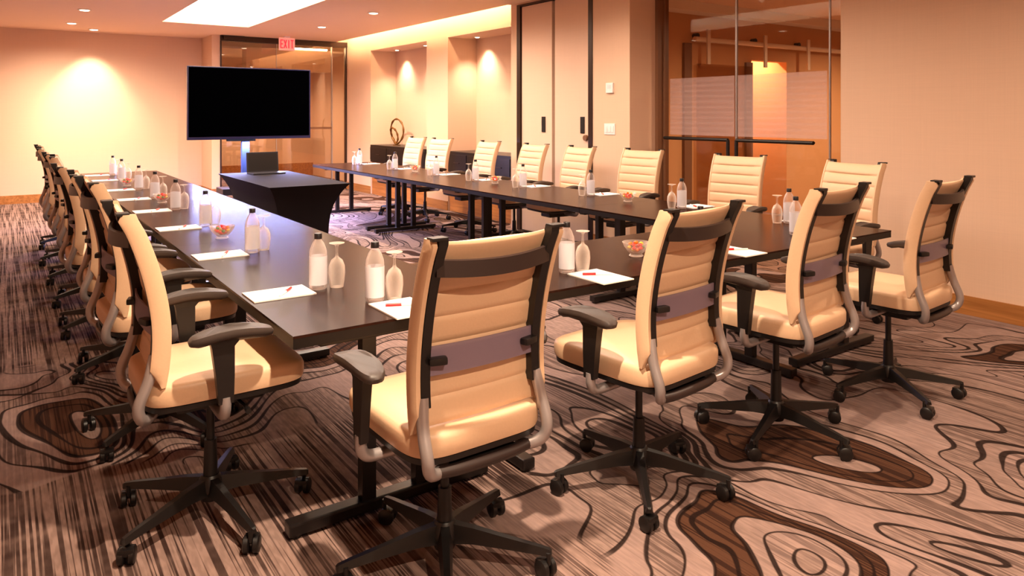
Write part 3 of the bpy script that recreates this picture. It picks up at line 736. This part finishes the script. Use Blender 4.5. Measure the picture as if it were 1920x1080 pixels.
# ------------------------------------------------------------------ things on the tables
def make_bottle():
    t_ = thing('water_bottle', 'x', 'bottle')
    MB().lathe([(0.0, 0.002), (0.032, 0.0), (0.037, 0.006), (0.037, 0.150), (0.035, 0.165), (0.025, 0.192), (0.015, 0.207), (0.014, 0.217), (0.0, 0.217)], seg=20).build('body', M['water'], t_, True, 50)
    MB().lathe([(0.0376, 0.02), (0.0376, 0.140), (0.0372, 0.140), (0.0372, 0.02)], seg=20).build('wrap', M['wrap'], t_, True, 50)
    MB().lathe([(0.0, 0.212), (0.0165, 0.212), (0.0165, 0.233), (0.015, 0.235), (0.0, 0.235)], seg=16).build('cap', M['cap'], t_, True, 40)
    return t_
def make_goblet():
    t_ = thing('goblet', 'x', 'glass')
    MB().lathe([(0.028, 0.0), (0.033, 0.03), (0.036, 0.06), (0.034, 0.09), (0.024, 0.115), (0.008, 0.128), (0.005, 0.140), (0.005, 0.170), (0.010, 0.180), (0.032, 0.186), (0.033, 0.188), (0.0, 0.188), (0.0, 0.135), (0.012, 0.120), (0.022, 0.112), (0.032, 0.090), (0.034, 0.06), (0.031, 0.03), (0.026, 0.0)], seg=22).build('bowl_and_stem', M['goblet'], t_, True, 60)
    return t_
def make_pad():
    t_ = thing('notepad', 'x', 'notepad')
    MB().bx(-0.09, 0.09, -0.125, 0.125, 0.0, 0.005).build('sheets', M['paper'], t_)
    MB().bx(-0.09, 0.09, 0.113, 0.1255, 0.0, 0.0056).build('binding', M['white'], t_)
    return t_
def make_pen():
    t_ = thing('pen', 'x', 'pen')
    MB().cyl((0, -0.07, 0.0045), (0, 0.01, 0.0045), 0.0042, 0.0045, 10).build('barrel', M['white'], t_, True)
    MB().cyl((0, 0.01, 0.0055), (0, 0.07, 0.0055), 0.0058, 0.0055, 10).build('cap', M['red'], t_, True)
    return t_
B0, G0, P0, N0 = make_bottle(), make_goblet(), make_pad(), make_pen()
first = {id(B0): True, id(G0): True, id(P0): True, id(N0): True}
def put(src, x, y, z, rz, label, group):
    if first[id(src)]: o = src; first[id(src)] = False
    else: o = copy_tree(src)
    o.location = (x, y, z); o.rotation_euler = (0, 0, rz); o['label'] = label; o['group'] = group
TT = 0.7402
def setting(px, py, face, where, gl=(0.075, -0.03), goblet=True, grp='', padoff=0.0):
    """face = direction from table towards the chair, angle; px,py = bottle position"""
    f = Vector((math.cos(face), math.sin(face))); r = Vector((f.y, -f.x))
    put(B0, px, py, TT, random.uniform(0, 6), 'water bottle, '+where, 'water bottles '+grp)
    if goblet: put(G0, px+gl[0], py+gl[1], TT, 0, 'upturned stemmed glass, '+where, 'upturned glasses '+grp)
    c_ = Vector((px, py))+f*0.165+r*padoff
    put(P0, c_.x, c_.y, TT, face+math.pi/2, 'white notepad, '+where, 'notepads '+grp)
    q = c_-f*0.02-r*0.045*0+r*random.uniform(-0.03, 0.0)
    put(N0, q.x, q.y, TT+0.0052, face+math.pi/2+random.uniform(-0.5, -0.2)+math.pi/2*0.9, 'white pen with red cap, '+where, 'pens '+grp)
wl = ['left table row, first place from the camera', 'left table row, second place from the camera', 'left table row, third place from the camera', 'left table row, fourth place from the camera',
      'left table row, fifth place from the camera', 'left table row, third place from the far end', 'left table row, second place from the far end', 'left table row, far end']
for k, y in enumerate((2.99, 3.98, 5.08, 6.09, 7.02, 7.95, 9.2, 10.0)):
    setting(1.095, y, math.pi, wl[k], (0.078, -0.012) if k == 0 else (0.070, 0.035), True, 'on the left row')
wr = ['right table row, first place from the camera', 'right table row, second place from the camera', 'right table row, third place from the camera', 'right table row, fourth place from the camera',
      'right table row, fifth place from the camera', 'right table row, sixth place from the camera', 'right table row, second place from the far end', 'right table row, far end']
for k, y in enumerate((2.95, 3.90, 4.98, 5.93, 6.83, 7.72, 8.85, 10.03)):
    setting(4.37 if k < 3 else 4.30, y, 0.0, wr[k], (-0.058, 0.052), True, 'on the right row')
setting(1.205, 2.66, -math.pi/2, 'near table corner behind the largest chair', (0.080, -0.01), True, 'on the near side', padoff=-0.045)
setting(2.16, 2.63, -math.pi/2, 'near side, between the two largest chairs', (0.085, -0.015), True, 'on the near side', padoff=-0.06)
setting(3.13, 2.66, -math.pi/2, 'near side behind the third chair', (0.085, -0.015), True, 'on the near side', padoff=-0.10)
setting(3.98, 2.64, -math.pi/2, 'at the near right table corner', (0.085, -0.015), False, 'on the near side', padoff=-0.08)
# bowls of sweets
bowl_src = None
bl = [(1.07, 4.53, 'on the left table row, nearest bowl of that row'), (1.09, 6.64, 'on the left table row, middle bowl of that row'), (1.05, 8.40, 'on the left table row, farthest bowl of that row'),
      (4.33, 4.46, 'on the right table row, nearest bowl of that row'), (4.30, 6.44, 'on the right table row, middle bowl of that row'), (4.34, 8.35, 'on the right table row, farthest bowl of that row'), (2.70, 2.72, 'on the near crossing table')]
candy = []
for i, m_ in enumerate(CANDY):
    mb = MB().lathe([(0.0, -0.009), (0.008, -0.007), (0.012, 0.0), (0.008, 0.007), (0.0, 0.009)], seg=10)
    candy.append(mb.build('candy', m_, None, True, 80))
cused = [False]*4
for x, y, w_ in bl:
    t_ = thing('candy_bowl', 'glass bowl of sweets '+w_, 'bowl', (x, y, TT), 0, 'bowls of sweets')
    MB().lathe([(0.0, 0.0), (0.035, 0.0), (0.038, 0.004), (0.030, 0.014), (0.048, 0.030), (0.064, 0.052), (0.072, 0.074), (0.069, 0.074), (0.060, 0.053), (0.044, 0.033), (0.026, 0.022), (0.0, 0.020)], seg=28).build('glass', M['bowl'], t_, True, 60)
    k = 0
    for lay_, (n_, r_, z_) in enumerate(((3, 0.015, 0.033), (6, 0.036, 0.047), (5, 0.030, 0.064), (1, 0.0, 0.072))):
        for j in range(n_):
            a = j*2*math.pi/n_+lay_*0.5; ci = (k*7+int(x*10)) % 4 if k % 3 else 0; k += 1
            if not cused[ci]: o = candy[ci]; cused[ci] = True
            else: o = candy[ci].copy(); COL.objects.link(o)
            o.location = (x+r_*math.cos(a), y+r_*math.sin(a), TT+z_); o.rotation_euler = (random.uniform(-.6, .6), random.uniform(-.6, .6), 0)
            cn = ('red', 'orange', 'yellow', 'green')[ci]
            tag(o, '%s sweet in the bowl %s' % (cn, w_), 'sweet', '%s sweets in the bowl %s' % (cn, w_))
